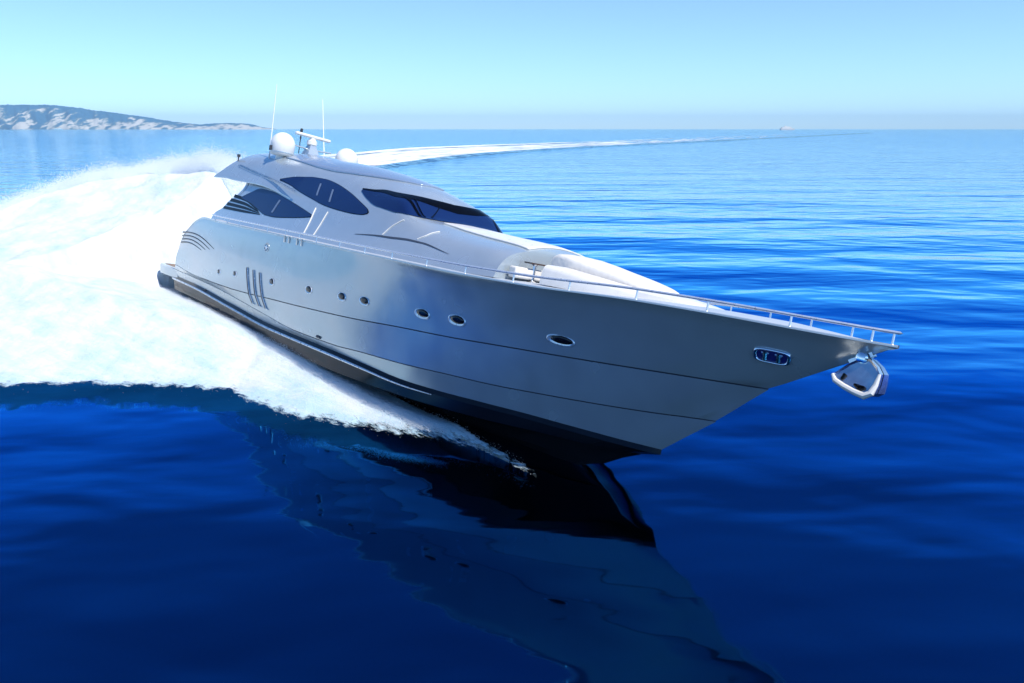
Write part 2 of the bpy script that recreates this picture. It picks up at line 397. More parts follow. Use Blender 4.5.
def link_patch(name, G, m, parent, mirror=False, thick=0.):
    na, nb = G.shape[:2]; v = list(map(tuple, G.reshape(-1, 3))); f = grid_faces(na, nb)
    if mirror:
        n0 = len(v); v += [(p[0], -p[1], p[2]) for p in v]; f += [tuple(reversed([i+n0 for i in q])) for q in grid_faces(na, nb)]
    o = obj(name, v, f, m, parent)
    bm = bmesh.new(); bm.from_mesh(o.data); bmesh.ops.remove_doubles(bm, verts=bm.verts, dist=.002); bmesh.ops.recalc_face_normals(bm, faces=bm.faces); bm.to_mesh(o.data); bm.free()
    if thick:
        md = o.modifiers.new('thickness', 'SOLIDIFY'); md.thickness = thick; md.offset = 0
    return o
# main body
sA = [0, .05, .10, .16, .24, .30, .40, .5, .6, .7, .85, 1.0]
aft = pchip(sA, [4.9, 5.0, 5.2, 5.8, 6.25, 6.8, 7.2, 7.2, 7.0, 6.8, 6.6, 6.6], np.linspace(0, 1, 97))
nx = 200; ss = np.linspace(0, 1, 97); tt = np.linspace(0, 1, nx)
XX = aft[None, :] + (25.25-aft[None, :])*tt[:, None]; SS = np.repeat(ss[None, :], nx, 0)
G = house(XX.ravel(), SS.ravel()).reshape(nx, 97, 3)
full = np.concatenate([G, (G*np.array([1, -1, 1]))[:, -2::-1]], 1)      # starboard edge over the top to port edge
nb = full.shape[1]
v = list(map(tuple, full.reshape(-1, 3))); f = grid_faces(nx, nb)
f.append(tuple(range((nx-1)*nb, nx*nb)))                                   # front end
body = obj('deckhouse', v, f, M['house'], yacht); sharp(body, 50)
# dark cockpit bulkhead closing the back
bk = G[0]; m_ = Mesh(); vv = [(p[0]+.25, p[1], p[2]) for p in bk] + [(p[0]+.25, -p[1], p[2]) for p in bk]
m_.add(vv, [(i, i+1, 97+i+1, 97+i) for i in range(96)]); m_.build('cockpit_bulkhead', M['dark'], yacht)

def roof_off(x, s_): return -.06 + .185*(1-sstep(8.5, 13.0, x))*(1-.3*sstep(.6, 1., s_))
# roof shell with the swept aft wings
sl = pchip([4.25, 5.2, 6.37, 8.85, 10.88, 12.64, 13.89, 15.0], [.470, .468, .446, .419, .375, .326, .286, .25], np.linspace(4.25, 15.0, 110))
n1, n2 = 110, 60
xr = np.linspace(4.25, 15.0, n1); Q = np.zeros((n1, n2, 2)); OF = np.zeros((n1, n2))
for i in range(n1):
    s_ = sl[i] + (1-sl[i])*np.linspace(0, 1, n2)
    ax = pchip([.2, .47, .56, .66, .75, 1.0], [4.25, 4.25, 4.75, 5.45, 5.75, 5.9], s_)
    Q[i, :, 0] = ax + (15.0-ax)*(xr[i]-4.25)/(15.0-4.25); Q[i, :, 1] = s_
    OF[i] = roof_off(Q[i, :, 0], s_)
G = surf(Q[..., 0].ravel(), Q[..., 1].ravel(), OF.ravel()).reshape(n1, n2, 3)
roof = link_patch('roof', G, M['house'], yacht, True, .07)

# glass
W1u = [(7.45, .289), (8.16, .352), (8.88, .396), (10.22, .380), (11.36, .348), (12.85, .305), (14.0, .262), (14.42, .24)]
W1l = [(7.50, .284), (8.49, .258), (9.55, .214), (10.6, .170), (11.4, .165), (12.78, .186), (13.9, .212), (14.42, .23)]
W2u = [(10.35, .500), (11.24, .543), (11.99, .562), (12.75, .576), (13.57, .578), (14.76, .556), (15.98, .514), (17.04, .454), (17.80, .398), (17.92, .37)]
W2l = [(10.40, .494), (11.30, .470), (12.1, .438), (12.9, .412), (13.7, .390), (14.9, .356), (16.11, .339), (16.99, .332), (17.62, .338), (17.90, .36)]
def frame_of(A, B, grow):
    A = np.array(A); B = np.array(B); d = A-B; l = np.maximum(np.abs(d[:, 1]), .02)[:, None]
    return A + np.array([0, 1])*grow, B - np.array([0, 1])*grow
for nm, A, B in (('side_window', W1u, W1l), ('side_window', W2u, W2l)):
    w = link_patch(nm, patch(A, B, 70, 16, .018, A is W2u), M['glass'], yacht)
    A2, B2 = frame_of(A, B, .005); A2[0, 0] -= .07; B2[0, 0] -= .07; A2[-1, 0] += .05; B2[-1, 0] += .05
    link_patch('window_frame', patch(A2, B2, 70, 16, .009, A is W2u), M['black'], w)
    for (p, q, wd) in (([(11.25, .32), (11.1, .20), .16],) if A is W1u else ([(13.55, .53), (13.9, .42), .13], [(14.75, .50), (15.1, .39), .13])):
        link_patch('window_pillar', patch([(p[0]-wd/2, p[1]), (q[0]-wd/2, q[1])], [(p[0]+wd/2, p[1]), (q[0]+wd/2, q[1])], 6, 3, .026, A is W2u), M['pillar'], w)
WSt = [(16.62, .590), (17.3, .622), (17.9, .670), (18.5, .692), (18.95, .730), (19.16, .762), (19.35, .812), (19.53, .902), (19.60, 1)]
WSb = [(16.60, .565), (17.31, .504), (18.2, .460), (19.2, .464), (19.75, .52), (20.02, .60), (20.2, .70), (20.36, .85), (20.46, 1)]
ws = link_patch('windscreen', patch(WSt, WSb, 80, 14, .02), M['glass'], yacht, True)
bl = [(a[0]*(1-t)+b[0]*t, a[1]*(1-t)+b[1]*t) for (a, b, t) in zip(WSt, WSb, (.3, .16, .18, .22, .25, .27, .27, .27, .27))]
wt = [(a[0]-.05, min(1, a[1]+.004)) for a in WSt]
link_patch('visor_band', patch(wt, bl, 80, 5, .032), M['black'], ws, True)
G = patch([(18.86, .70), (19.3, .695), (20.15, .70)], [(19.0, .73), (19.42, .722), (20.2, .722)], 10, 3, .04)
link_patch('windscreen_pillar', G, M['black'], ws); link_patch('windscreen_pillar', G*np.array([1, -1, 1]), M['black'], ws)
def spath(pts, off_):
    t = np.linspace(0, 1, len(pts)); u = np.linspace(0, 1, 24); P = np.array(pts)
    return [tuple(p) for p in surf(pchip(t, P[:, 0], u), pchip(t, P[:, 1], u), off_)]
# wipers
for pts in ([(20.2, .80), (19.95, .86), (19.75, .90)], [(20.28, .74), (19.9, .745), (19.5, .75)]):
    m_ = Mesh(); m_.tube(spath(pts, .06), .018, 6); m_.build('wiper', M['black'], ws)
# white strips paint the glint on seams and steps; then slit and louvres
for pts in ([(14.39, .318), (14.5, .18), (14.56, .04)], [(15.40, .303), (15.36, .18), (15.31, .048)], [(19.96, .44), (19.8, .36), (19.57, .276), (19.4, .20)], [(21.62, .519), (21.5, .42), (21.42, .336), (21.2, .25)]):
    m_ = Mesh(); m_.tube(spath(pts, .008), .022, 6); m_.build('edge_highlight', M['white'], body)
G = patch([(17.86, .152), (19.02, .184), (19.86, .200), (20.88, .226), (21.64, .229), (23.06, .165)], [(17.86, .148), (19.02, .172), (19.86, .182), (20.88, .205), (21.64, .210), (23.06, .161)], 40, 4, .012)
link_patch('air_slit', G, M['groove'], body)
for pts in ([(6.0, .617), (8.18, .541), (10.9, .452), (12.5, .404)], [(6.0, .60), (8.18, .525), (10.9, .438), (12.5, .392)]):
    m_ = Mesh(); m_.tube(spath(pts, .172), .014, 6); m_.build('roof_rail', M['steel'], roof)
for k in range(4):
    a0 = .165 + k*.042; xa = 6.0 + k*.22
    G = patch([(xa, a0+.022), (8.0, a0*.86+.038+.0), (10.1-.12*k, .166+k*.010)], [(xa-.05, a0-.008), (8.0, a0*.86+.012), (10.1-.12*k, .160+k*.010)], 24, 3, .012)
    link_patch('louvre', G, M['black'], body)
RFu = [(9.2, .735), (11.2, .708), (13.4, .686), (15.0, .712), (16.4, .768), (17.5, .850), (18.1, .93)]
sr = link_patch('sunroof', patch(RFu, [(9.2, 1), (11.2, 1), (13.4, 1), (15.0, 1), (16.4, 1), (17.5, 1), (18.1, 1)], 60, 20, .020, True), M['roofpanel'], yacht, True, .05)
tp = link_patch('coachroof_top', patch([(20.75, .80), (22, .745), (23.5, .705), (25.15, .68)], [(20.75, 1), (22, 1), (23.5, 1), (25.15, 1)], 50, 24, .022), M['white'], yacht, True, .045)  # white panel: sunlit brightness of the crowned top put into its colour

# ------------------------------------------------------------------ foredeck: table recess, sun pad, hatch
def loft(stations, name, m, parent, n=10, mirror=True, cap=True, deg=40):
    """stations: (x, [(y, z), ...]) from the starboard edge up to the centre, mirrored to port"""
    v = []; k = None
    for x, pr in stations:
        ring = [(x, -y, z) for y, z in pr] + [(x, y, z) for y, z in reversed(pr) if y > 1e-4]
        k = len(ring); v += ring
    f = grid_faces(len(stations), k)
    if cap: f += [tuple(range(k))[::-1], tuple(range((len(stations)-1)*k, len(stations)*k))]
    o = obj(name, v, f, m, parent)
    return sharp(o, deg)
def pad_profile(x):
    top = float(pchip([25.0, 25.7, 27.3, 28.4, 29.1, 29.5], [4.62, 4.60, 4.40, 4.24, 4.10, 3.92], x)); w = float(pchip([25.0, 26.4, 28.2, 29.1, 29.5], [1.02, 1.02, .86, .62, .3], x))
    return top, w
st = []
for x in np.concatenate([[25.95, 25.97, 26.02, 26.15], np.linspace(26.3, 29.2, 22), [29.32, 29.42, 29.48]]):
    top, w = pad_profile(x); e = .10*(1-min(1, (x-25.95)/.15)) if x < 26.1 else 0
    st.append((x, [(w, 3.72), (w, top-.16-e), (w-.02, top-.09-e), (w-.07, top-.05-e), (w*.6, top-.015-e), (0, top-e)]))
pad = loft(st, 'sun_pad', M['cushion'], yacht, deg=50)
st = []
for x in np.concatenate([[26.6, 26.62, 26.7], np.linspace(26.8, 29.5, 20), [29.62, 29.7]]):
    top, w = pad_profile(min(x, 29.2)); wo = float(pchip([26.3, 27.5, 28.6, 29.3, 29.7], [1.95, 1.74, 1.36, 1.0, .6], x)); z = float(pchip([26.3, 28, 29.3, 29.7], [4.22, 4.08, 3.94, 3.84], x))
    e = .08 if x < 26.61 else 0
    st.append((x, [(wo, 3.66), (wo-.02, z-.16-e), (wo-.07, z-.06-e), (wo-.16, z-.02-e), (max(w+.05, .05), z-e), (max(w+.03, .03), z-.08-e), (0, z-.1-e)]))
loft(st, 'side_cushion', M['white'], yacht, deg=50)
m_ = Mesh()                                              # forward moulding ahead of the pad
st = []
for x in np.linspace(29.2, 31.0, 16):
    t = min(1., (x-29.2)/1.8); w = .95*(1-t)**.6+.15; z0 = float(sheer_z(x))+.04
    st.append((x, [(w, z0), (w-.04, z0+.16*(1-t)), (w*.7, z0+.22*(1-t)+.02), (0, z0+.25*(1-t)+.03)]))
loft(st, 'foredeck_hatch', M['white'], yacht)
m_ = Mesh(); m_.box((25.62, -1.3, 4.14), (.30, .5, .04)); m_.build('table_top', M['darkwood'], yacht)
m_ = Mesh(); m_.lathe([(.14, 0), (.05, .05), (.05, .44), (.12, .48)], (25.62, -1.3, 3.64), 16); m_.build('table_pedestal', M['chrome'], yacht)
m_ = Mesh(); m_.box((25.5, -1.1, 3.84), (.30, 1.7, .30)); o = m_.build('bench_seat', M['cushion'], yacht)
md = o.modifiers.new('round', 'BEVEL'); md.width = .05; md.segments = 3

# ------------------------------------------------------------------ swim platform
out = [(2.75, 3.16), (1.4, 3.28), (.5, 3.30), (.12, 3.2), (-.08, 2.9), (-.17, 1.5), (-.20, 0)]
ring = out + [(x, -y) for x, y in reversed(out[:-1])]
m_ = Mesh(); n = len(ring)
for ins, z in ((.0, 0),):
    lv = [(.25, .40), (.04, .52), (0, .90), (.04, .96)]
    v = [(x*(1)+d*(1 if x < 1 else 0), y*(1-d/3.), z_) for d, z_ in lv for x, y in ring]
    f = [(i*n+k, i*n+(k+1) % n, (i+1)*n+(k+1) % n, (i+1)*n+k) for i in range(len(lv)-1) for k in range(n)]
    f += [tuple(range(n))[::-1], tuple(range((len(lv)-1)*n, len(lv)*n))]
    m_.add(v, f)
plat = m_.build('swim_platform', M['silver'], yacht)
v = [(x*.93+.08, y*.93, .966) for x, y in ring]; obj('teak_inlay', v, [tuple(range(n))], M['teak'], plat, False)

# ------------------------------------------------------------------ hull fittings on the starboard side
def oval(x, z, w, h_, prof, n=28, exp=2.4, mi=0, mesh=None, tilt=0.):
    """ring of sections (scale, lift) following an oval outline on the topsides"""
    P, A, B, N = side_frame(x, z); v = []
    for (s_, l) in prof:
        for k in range(n):
            c, s = math.cos(k*2*math.pi/n), math.sin(k*2*math.pi/n)
            a = math.copysign(abs(c)**(2/exp), c)*w/2; b = math.copysign(abs(s)**(2/exp), s)*h_/2
            a, b = a*math.cos(tilt)-b*math.sin(tilt), a*math.sin(tilt)+b*math.cos(tilt)
            v.append(P + A*a*s_ + B*b*s_ + N*l)
    f = [(i*n+k, i*n+(k+1) % n, (i+1)*n+(k+1) % n, (i+1)*n+k) for i in range(len(prof)-1) for k in range(n)]
    return v, f, n
PORTS = [(8.83, 1.54, .40, .28), (10.60, 1.68, .42, .29), (14.16, 1.84, .52, .32), (17.06, 1.97, .58, .33), (19.19, 2.06, .60, .34), (20.40, 2.12, .64, .34), (23.1, 2.21, .80, .36), (24.48, 2.28, .84, .37), (27.8, 2.42, 1.02, .33)]
for (x, z, w, h_) in PORTS:
    w *= .80; h_ *= .80
    v, f, n = oval(x, z, w, h_, [(1.0, -.01), (.98, .018), (.88, .026), (.78, .012), (.4, .010), (.02, .010)])
    ring_ = obj('porthole', v, f+[tuple(range(5*n, 6*n))], M['portrim'], yacht); recalc(ring_)
    P, A, B, N = side_frame(x, z); v = []
    for s_, l in ((.40, .012), (.385, .034), (.2, .040), (.01, .041)):
        for k in range(n): v.append(P + A*(w*(s_*math.cos(k*2*math.pi/n)+.055)) + B*(h_*(s_*.98*math.sin(k*2*math.pi/n)+.10)) + N*l)
    recalc(obj('porthole_glass', v, [(i*n+k, i*n+(k+1) % n, (i+1)*n+(k+1) % n, (i+1)*n+k) for i in range(3) for k in range(n)] + [tuple(range(3*n, 4*n))], M['port'], ring_))
# anchor-side fairlead with two bollards
v, f, n = oval(32.70, 3.13, .68, .31, [(1, .010), (.5, .010), (.02, .010)], exp=4)
fl = obj('fairlead', v, f+[tuple(range(2*n, 3*n))], M['blue'], yacht)
v, f, n = oval(32.70, 3.13, .68, .31, [(1.15, 0), (1.13, .04), (1.02, .06), (.93, .04), (.91, .0)], exp=4, n=40); recalc(obj('fairlead_rim', v, f, M['chrome'], fl))
P, A, B, N = side_frame(32.70, 3.13)
for d in (-.14, .14):
    m_ = Mesh(); m_.tube([P+A*d-B*.10+N*.03, P+A*d+B*.10+N*.03], .05, 10); m_.tube([P+A*(d-.08)+B*.06+N*.035, P+A*(d+.08)+B*.06+N*.035], .022, 8); m_.build('bollard', M['chrome'], fl)
# three upright gills
for (xt, zt, xb, zb) in ((11.9, 2.08, 12.36, .80), (12.53, 2.06, 13.0, .80), (13.14, 2.04, 13.62, .80)):
    m_ = Mesh(); m2 = Mesh()
    pts = []; pts2 = []
    for t in np.linspace(0, 1, 10):
        x = xt+(xb-xt)*t - .05*math.sin(math.pi*t); z = zt+(zb-zt)*t
        P, A, B, N = side_frame(x, z); w = .03+.02*math.sin(math.pi*t); pts.append(P+N*.015); pts2.append(P+N*.012-A*.08)
    a, b = side_frame(xb, zb)[:2]
    m_.tube(pts+[pts[-1]+b*.14], .026, 8); g_ = m_.build('gill', M['steel'], yacht)
    m2.tube(pts2, .042, 6); m2.build('gill_slot', M['groove'], g_)
# swept slots on the quarter
for k in range(4):
    m_ = Mesh(); pts = []
    x0, z0, x1, z1 = 3.25+.0*k, 2.72-.155*k, 8.0-.55*k, 2.40-.07*k
    for t in np.linspace(0, 1, 14):
        x = x0+(x1-x0)*t; z = z0+(z1-z0)*t + .22*math.sin(math.pi*t)*(1-.15*k)
        P, A, B, N = side_frame(x, z); pts.append(P+N*.002)
    m_.tube(pts, [.045*(1-.75*t) for t in np.linspace(0, 1, 14)], 6); m_.build('quarter_slot', M['black'], yacht)
# round badge
v, f, n = oval(13.45, 3.02, .42, .34, [(1, 0), (.98, .02), (.82, .025), (.80, .008), (.02, .008)], exp=2); badge = recalc(obj('badge', v, f+[tuple(range(4*n, 5*n))], M['silver'], yacht))
P, A, B, N = side_frame(13.45, 3.02); v = [P+N*.03]
for k in range(12):
    r = .19 if k % 2 == 0 else .06; v.append(P+A*math.cos(k*math.pi/6)*r*1.05+B*math.sin(k*math.pi/6)*r*.85+N*.02)
obj('badge_star', v, [(0, 1+k, 1+(k+1) % 12) for k in range(12)], M['chrome'], badge, False)
# black scuppers at the chine
for x in (6.6, 17.6):
    P, A, B, N = side_frame(x, .5); m_ = Mesh(); m_.tube([P-A*.12+N*.0, P+A*.12+N*.0], .05, 8); m_.build('scupper', M['dark'], yacht)

# ------------------------------------------------------------------ guard rail, both sides, with posts
def rail_pt(x, side, up): return (x, side*max(float(sheer_y(x))-.06, .0), float(sheer_z(x))+up)
xr = np.concatenate([np.linspace(7.0, 34.4, 130), [34.6, 34.78, 34.9, 34.97]])
def rail_h(x): return .20+.05*float(sstep(20, 33, x))
m_ = Mesh(); stb = [rail_pt(x, -1, rail_h(x)) for x in xr]; prt = [rail_pt(x, 1, rail_h(x)) for x in xr]
m_.tube(stb + [(35.02, 0, 3.82+.25)] + prt[::-1], .031, 8)
rail = m_.build('guard_rail', M['portrim'], yacht)
for side, L_ in ((-1, [7.43, 8.91, 10.27, 11.76, 13.14, 14.74, 15.86, 17.13, 18.73, 20.28, 21.74, 23.35, 24.93, 26.6, 28.24, 29.92, 31.5, 33.13, 34.54, 34.88]), (1, [8.9, 11.8, 14.7, 17.1, 20.3, 23.3, 26.6, 29.69, 31.14, 32.5, 33.74])):
    for x in L_:
        m_ = Mesh(); a = Vector(rail_pt(x, side, -.01)); b = Vector(rail_pt(x, side, rail_h(x))); m_.tube([a, b], .023, 8); m_.lathe([(.045, 0), (.03, .03)], a, 10); m_.build('rail_post', M['portrim'], rail)
# boarding gate fittings at the rail
for x in (14.9, 15.25, 15.9, 16.25):
    m_ = Mesh(); y = -float(sheer_y(x))-.03
    m_.tube([(x, y, 3.60), (x, y, 3.34)], .02, 6); m_.tube([(x, y, 3.58), (x+.18, y, 3.58)], .018, 6); m_.build('gate_hinge', M['white'], yacht)

# ------------------------------------------------------------------ roof equipment
def roof_z(x, y):
    s_ = np.linspace(.5, 1, 200); P = house(np.full(200, x), s_); return float(np.interp(abs(y), -P[::-1, 1], P[::-1, 2]))
def dome(x, y, r, hh):
    z = roof_z(x, abs(y))+.02; m_ = Mesh()
    m_.lathe([(r*.45, z), (r*.45, z+.17), (r*.86, z+.19), (r*.97, z+.26), (r, z+hh*.55)] + [(r*math.cos(a), z+hh*.55+(hh*.45)*math.sin(a)) for a in np.linspace(.1, 1.5, 10)], (x, y, 0), 40)
    o = m_.build('satellite_dome', M['dome'], yacht, deg=60)
    m2 = Mesh(); m2.lathe([(r*1.004, z+.30), (r*1.012, z+.32), (r*1.004, z+.34)], (x, y, 0), 40); m2.build('dome_seam', M['house'], o)
    m3 = Mesh(); m3.box((x+.05, y-r-.03, z+.42), (.10, .08, .2)); m3.build('dome_latch', M['dark'], o)
dome(8.62, -1.5, .50, 1.16); dome(8.62, 1.5, .50, 1.16)
mast = Mesh(); zr = roof_z(8.1, 0)+.12
mast.add([(7.75, -.28, zr-.05), (8.5, -.28, zr-.05), (8.5, .28, zr-.05), (7.75, .28, zr-.05), (7.95, -.12, zr+.42), (8.3, -.12, zr+.42), (8.3, .12, zr+.42), (7.95, .12, zr+.42)], [(0, 1, 5, 4), (1, 2, 6, 5), (2, 3, 7, 6), (3, 0, 4, 7), (4, 5, 6, 7)])
mast.tube([(8.15, -.95, zr+.28), (8.1, 0, zr+.22), (8.15, .95, zr+.28)], .035, 8)
ms = mast.build('radar_mast', M['house'], yacht)
m_ = Mesh(); m_.lathe([(.16, zr+.40), (.22, zr+.44), (.22, zr+.60), (.15, zr+.64), (.12, zr+.72)], (8.12, 0, 0), 24)
rd = m_.build('radar', M['dome'], yacht)
m_ = Mesh(); m_.box((8.15, 0, zr+.78), (.20, 1.75, .13), rot=Matrix.Rotation(math.radians(8), 3, 'Z')); o = m_.build('radar_bar', M['dome'], rd)
md = o.modifiers.new('round', 'BEVEL'); md.width = .05; md.segments = 3
m_ = Mesh(); m_.tube([(7.7, -.35, zr), (7.66, -.35, zr+.95)], .022, 8); m_.lathe([(.05, 0), (.06, .03), (.06, .13), (.03, .16)], (7.66, -.35, zr+.92), 12); m_.lathe([(.035, 0), (.035, .12)], (7.67, -.35, zr+.62), 10); m_.build('light_mast', M['dark'], ms)
for (x0, y0, z0, x1, y1, z1) in ((7.95, -1.72, roof_z(7.95, 1.72), 7.35, -1.62, 9.72), (7.2, 1.2, roof_z(7.2, 1.2), 5.95, 1.2, 9.85)):
    m_ = Mesh(); m_.tube([(x0, y0, z0), ((x0*2+x1)/3, (2*y0+y1)/3, (2*z0+z1)/3), (x1, y1, z1)], [.032, .024, .012], 8); m_.lathe([(.05, -.03), (.05, .18), (.03, .22)], (x0, y0, z0), 10); m_.build('antenna', M['dome'], yacht)
m_ = Mesh(); P = surf([5.6], [.655], .16)[0]; m_.tube([tuple(P), (P[0], P[1], P[2]+.2)], .03, 8); m_.box((P[0], P[1], P[2]+.24), (.14, .1, .12)); m_.build('navigation_light', M['dark'], yacht)

# ------------------------------------------------------------------ anchor in its stem pocket
OUT = [(34.42, 3.50), (34.60, 3.49), (34.80, 3.36), (34.93, 3.20), (34.92, 2.95), (34.88, 2.74), (34.74, 2.64), (34.48, 2.68), (34.20, 2.75), (33.95, 2.84), (33.84, 2.97), (34.13, 3.29)]
OUT = [(34.45+(x-34.45)*.84, 3.36+(z-3.36)*.84) for x, z in OUT]
def anchor_y(x, z): return .13 + .24*max(0, 3.45-z)
an = Mesh(); n = len(OUT); cx, cz = 34.43, 3.11
for side in (-1, 1):
    fo = [(x, side*anchor_y(x, z), z) for x, z in OUT]; fi = [(cx+(x-cx)*.86, side*(anchor_y(x, z)-.035), cz+(z-cz)*.86) for x, z in OUT]; ba = [(x*.97+cx*.03, side*.02, z) for x, z in OUT]
    an.add(fo+fi+[(cx, side*(anchor_y(cx, cz)-.06), cz)], [(k, (k+1) % n, n+(k+1) % n, n+k) for k in range(n)] + [(n+k, n+(k+1) % n, 2*n) for k in range(n)], 0)
    an.add(fo+ba, [(k, (k+1) % n, n+(k+1) % n, n+k) for k in range(n)], 0)
an.box((34.35, 0, 3.45), (.5, .14, .16), 0, Matrix.Rotation(math.radians(-38), 3, 'Y'))
an = an.build('anchor', M['anchor'], yacht, deg=25)
low = [OUT[k] for k in (3, 4, 5, 6, 7, 8, 9, 10)]
m_ = Mesh(); m_.tube([(x, -anchor_y(x, z)-.01, z) for x, z in low], [.03, .05, .065, .07, .06, .06, .055, .03], 8); m_.build('fluke_rim', M['white'], an)
for sh in ('tube', 'box'):
    m_ = Mesh()
    if sh == 'tube': m_.tube([(34.42, -.23, 2.93), (34.54, -.25, 2.89), (34.64, -.25, 2.91)], [.025, .055, .03], 8)
    else: m_.box((34.16, -.22, 3.03), (.05, .04, .13), 0, Matrix.Rotation(math.radians(20), 3, 'Y'))
    m_.build('anchor_stop', M['black'], an)
m_ = Mesh(); m_.lathe([(.12, -.02), (.10, .05), (.05, .07)], (34.40, -.13, 3.47), 16, rot=Matrix.Rotation(math.radians(90), 3, 'X')); m_.build('hawse_plate', M['chrome'], yacht)

# ------------------------------------------------------------------ foam, spray and wake
def foam_mat():
    m = mat('sea_foam', (.9, .92, .93), .9, spec=.1)
    nt = m.node_tree; L = nt.links; p = nt.nodes['Principled BSDF']
    at = nt.nodes.new('ShaderNodeAttribute'); at.attribute_name = 'flow'          # x: across the streaks, y: along them, z: thinness
    mp = nt.nodes.new('ShaderNodeMapping'); mp.inputs['Scale'].default_value = (26, .35, 0); L.new(at.outputs['Vector'], mp.inputs[0])
    n = nt.nodes.new('ShaderNodeTexNoise'); n.inputs['Scale'].default_value = 1.; n.inputs['Detail'].default_value = 7; n.inputs['Roughness'].default_value = .70
    L.new(mp.outputs[0], n.inputs['Vector'])
    tc = nt.nodes.new('ShaderNodeTexCoord')
    n2 = nt.nodes.new('ShaderNodeTexNoise'); n2.inputs['Scale'].default_value = .5; n2.inputs['Detail'].default_value = 7; n2.inputs['Roughness'].default_value = .6; L.new(tc.outputs['Object'], n2.inputs['Vector'])
    sp = nt.nodes.new('ShaderNodeSeparateXYZ'); L.new(at.outputs['Vector'], sp.inputs[0])
    a1 = nt.nodes.new('ShaderNodeMath'); a1.operation = 'MULTIPLY_ADD'; a1.inputs[1].default_value = .6; L.new(n2.outputs['Fac'], a1.inputs[0]); L.new(n.outputs['Fac'], a1.inputs[2])
    a2 = nt.nodes.new('ShaderNodeMath'); a2.operation = 'ADD'; L.new(a1.outputs[0], a2.inputs[0]); L.new(sp.outputs[2], a2.inputs[1])
    r = nt.nodes.new('ShaderNodeValToRGB'); e = r.color_ramp.elements
    e[0].position = .68; e[0].color = (.90, .92, .925, 1); e[1].position = 1.06; e[1].color = (.58, .78, .85, 1)
    L.new(a2.outputs[0], r.inputs[0]); L.new(r.outputs[0], p.inputs['Base Color'])
    b = nt.nodes.new('ShaderNodeBump'); b.inputs['Strength'].default_value = .5; b.inputs['Distance'].default_value = .16
    n5 = nt.nodes.new('ShaderNodeTexNoise'); n5.inputs['Scale'].default_value = 5.; n5.inputs['Detail'].default_value = 8; n5.inputs['Roughness'].default_value = .68; L.new(tc.outputs['Object'], n5.inputs['Vector'])
    b5 = nt.nodes.new('ShaderNodeBump'); b5.inputs['Strength'].default_value = .6; b5.inputs['Distance'].default_value = .10; L.new(n5.outputs['Fac'], b5.inputs['Height']); L.new(b5.outputs[0], b.inputs['Normal'])
    L.new(a1.outputs[0], b.inputs['Height']); L.new(b.outputs[0], p.inputs['Normal'])
    tr = nt.nodes.new('ShaderNodeBsdfTranslucent'); tr.inputs[0].default_value = (.62, .94, 1.0, 1)
    mx = nt.nodes.new('ShaderNodeMixShader'); mx.inputs[0].default_value = .17
    L.new(p.outputs[0], mx.inputs[1]); L.new(tr.outputs[0], mx.inputs[2])
    # the outer edge dissolves into lace
    mp3 = nt.nodes.new('ShaderNodeMapping'); mp3.inputs['Scale'].default_value = (70, 2.2, 0); L.new(at.outputs['Vector'], mp3.inputs[0])
    n3 = nt.nodes.new('ShaderNodeTexNoise'); n3.inputs['Scale'].default_value = 1.; n3.inputs['Detail'].default_value = 6; n3.inputs['Roughness'].default_value = .65; L.new(mp3.outputs[0], n3.inputs['Vector'])
    ea = nt.nodes.new('ShaderNodeAttribute'); ea.attribute_name = 'rim'
    a3 = nt.nodes.new('ShaderNodeMath'); a3.operation = 'ADD'; L.new(n3.outputs['Fac'], a3.inputs[0]); L.new(ea.outputs['Fac'], a3.inputs[1])
    al = nt.nodes.new('ShaderNodeMapRange'); al.inputs['From Min'].default_value = .52; al.inputs['From Max'].default_value = .72; L.new(a3.outputs[0], al.inputs['Value'])
    tp = nt.nodes.new('ShaderNodeBsdfTransparent'); m4 = nt.nodes.new('ShaderNodeMixShader')
    L.new(al.outputs[0], m4.inputs[0]); L.new(tp.outputs[0], m4.inputs[1]); L.new(mx.outputs[0], m4.inputs[2])
    L.new(m4.outputs[0], nt.nodes['Material Output'].inputs['Surface'])
    return m
M['foam'] = foam_mat()
LIPX = [-66.83, -44.56, -21.94, -16.93, -15.26, -14.15, -13.36, -11.92, -10.13, -9.13, -8.46, -7.68, -6.24, -4.68, -3.12, -1.67, -0.89, -0.33, 0.67]
LIPY = [27.29, 26.29, 25.85, 25.85, 25.85, 26.29, 25.95, 25.73, 25.39, 25.29, 24.28, 23.72, 22.72, 22.28, 21.72, 21.38, 20.94, 20.38, 19.16]
RX = [-60, -46, -34, -30, -28.4, -27.2, -24.7, -21.6, -17.8, -16.1, -15, -12, -8]
RY = [42, 42, 42, 44, 46, 49, 50, 50, 48, 47, 46, 46, 46]
RZ = [1.85, 2.05, 2.65, 3.65, 4.35, 4.95, 5.65, 6.15, 6.45, 6.55, 6.55, 6.05, 3.65]
YM = np.array(yacht.matrix_world)[:3]
def to_boat(X, Y, Z=0.):
    d = np.stack([X-YM[0, 3], Y-YM[1, 3], Z-YM[2, 3]+0*X], -1); return d @ YM[:, :3]
def lip_y(X, fine=1):
    k = .15+.85*np.clip((.65-X)/7, 0, 1)
    return np.interp(X, LIPX, LIPY) + .12 + k*(.35*fbm(X*.9, X*0+3.3, 4, 5) + fine*(.14*fbm(X*4, X*0+1., 3, 9)+.10*np.abs(fbm(X*9, X*0+5., 3, 19))))
def flow(X, Y):
    return np.arctan2(Y-17.2, 3.5-X), np.hypot(Y-17.2, 3.5-X)
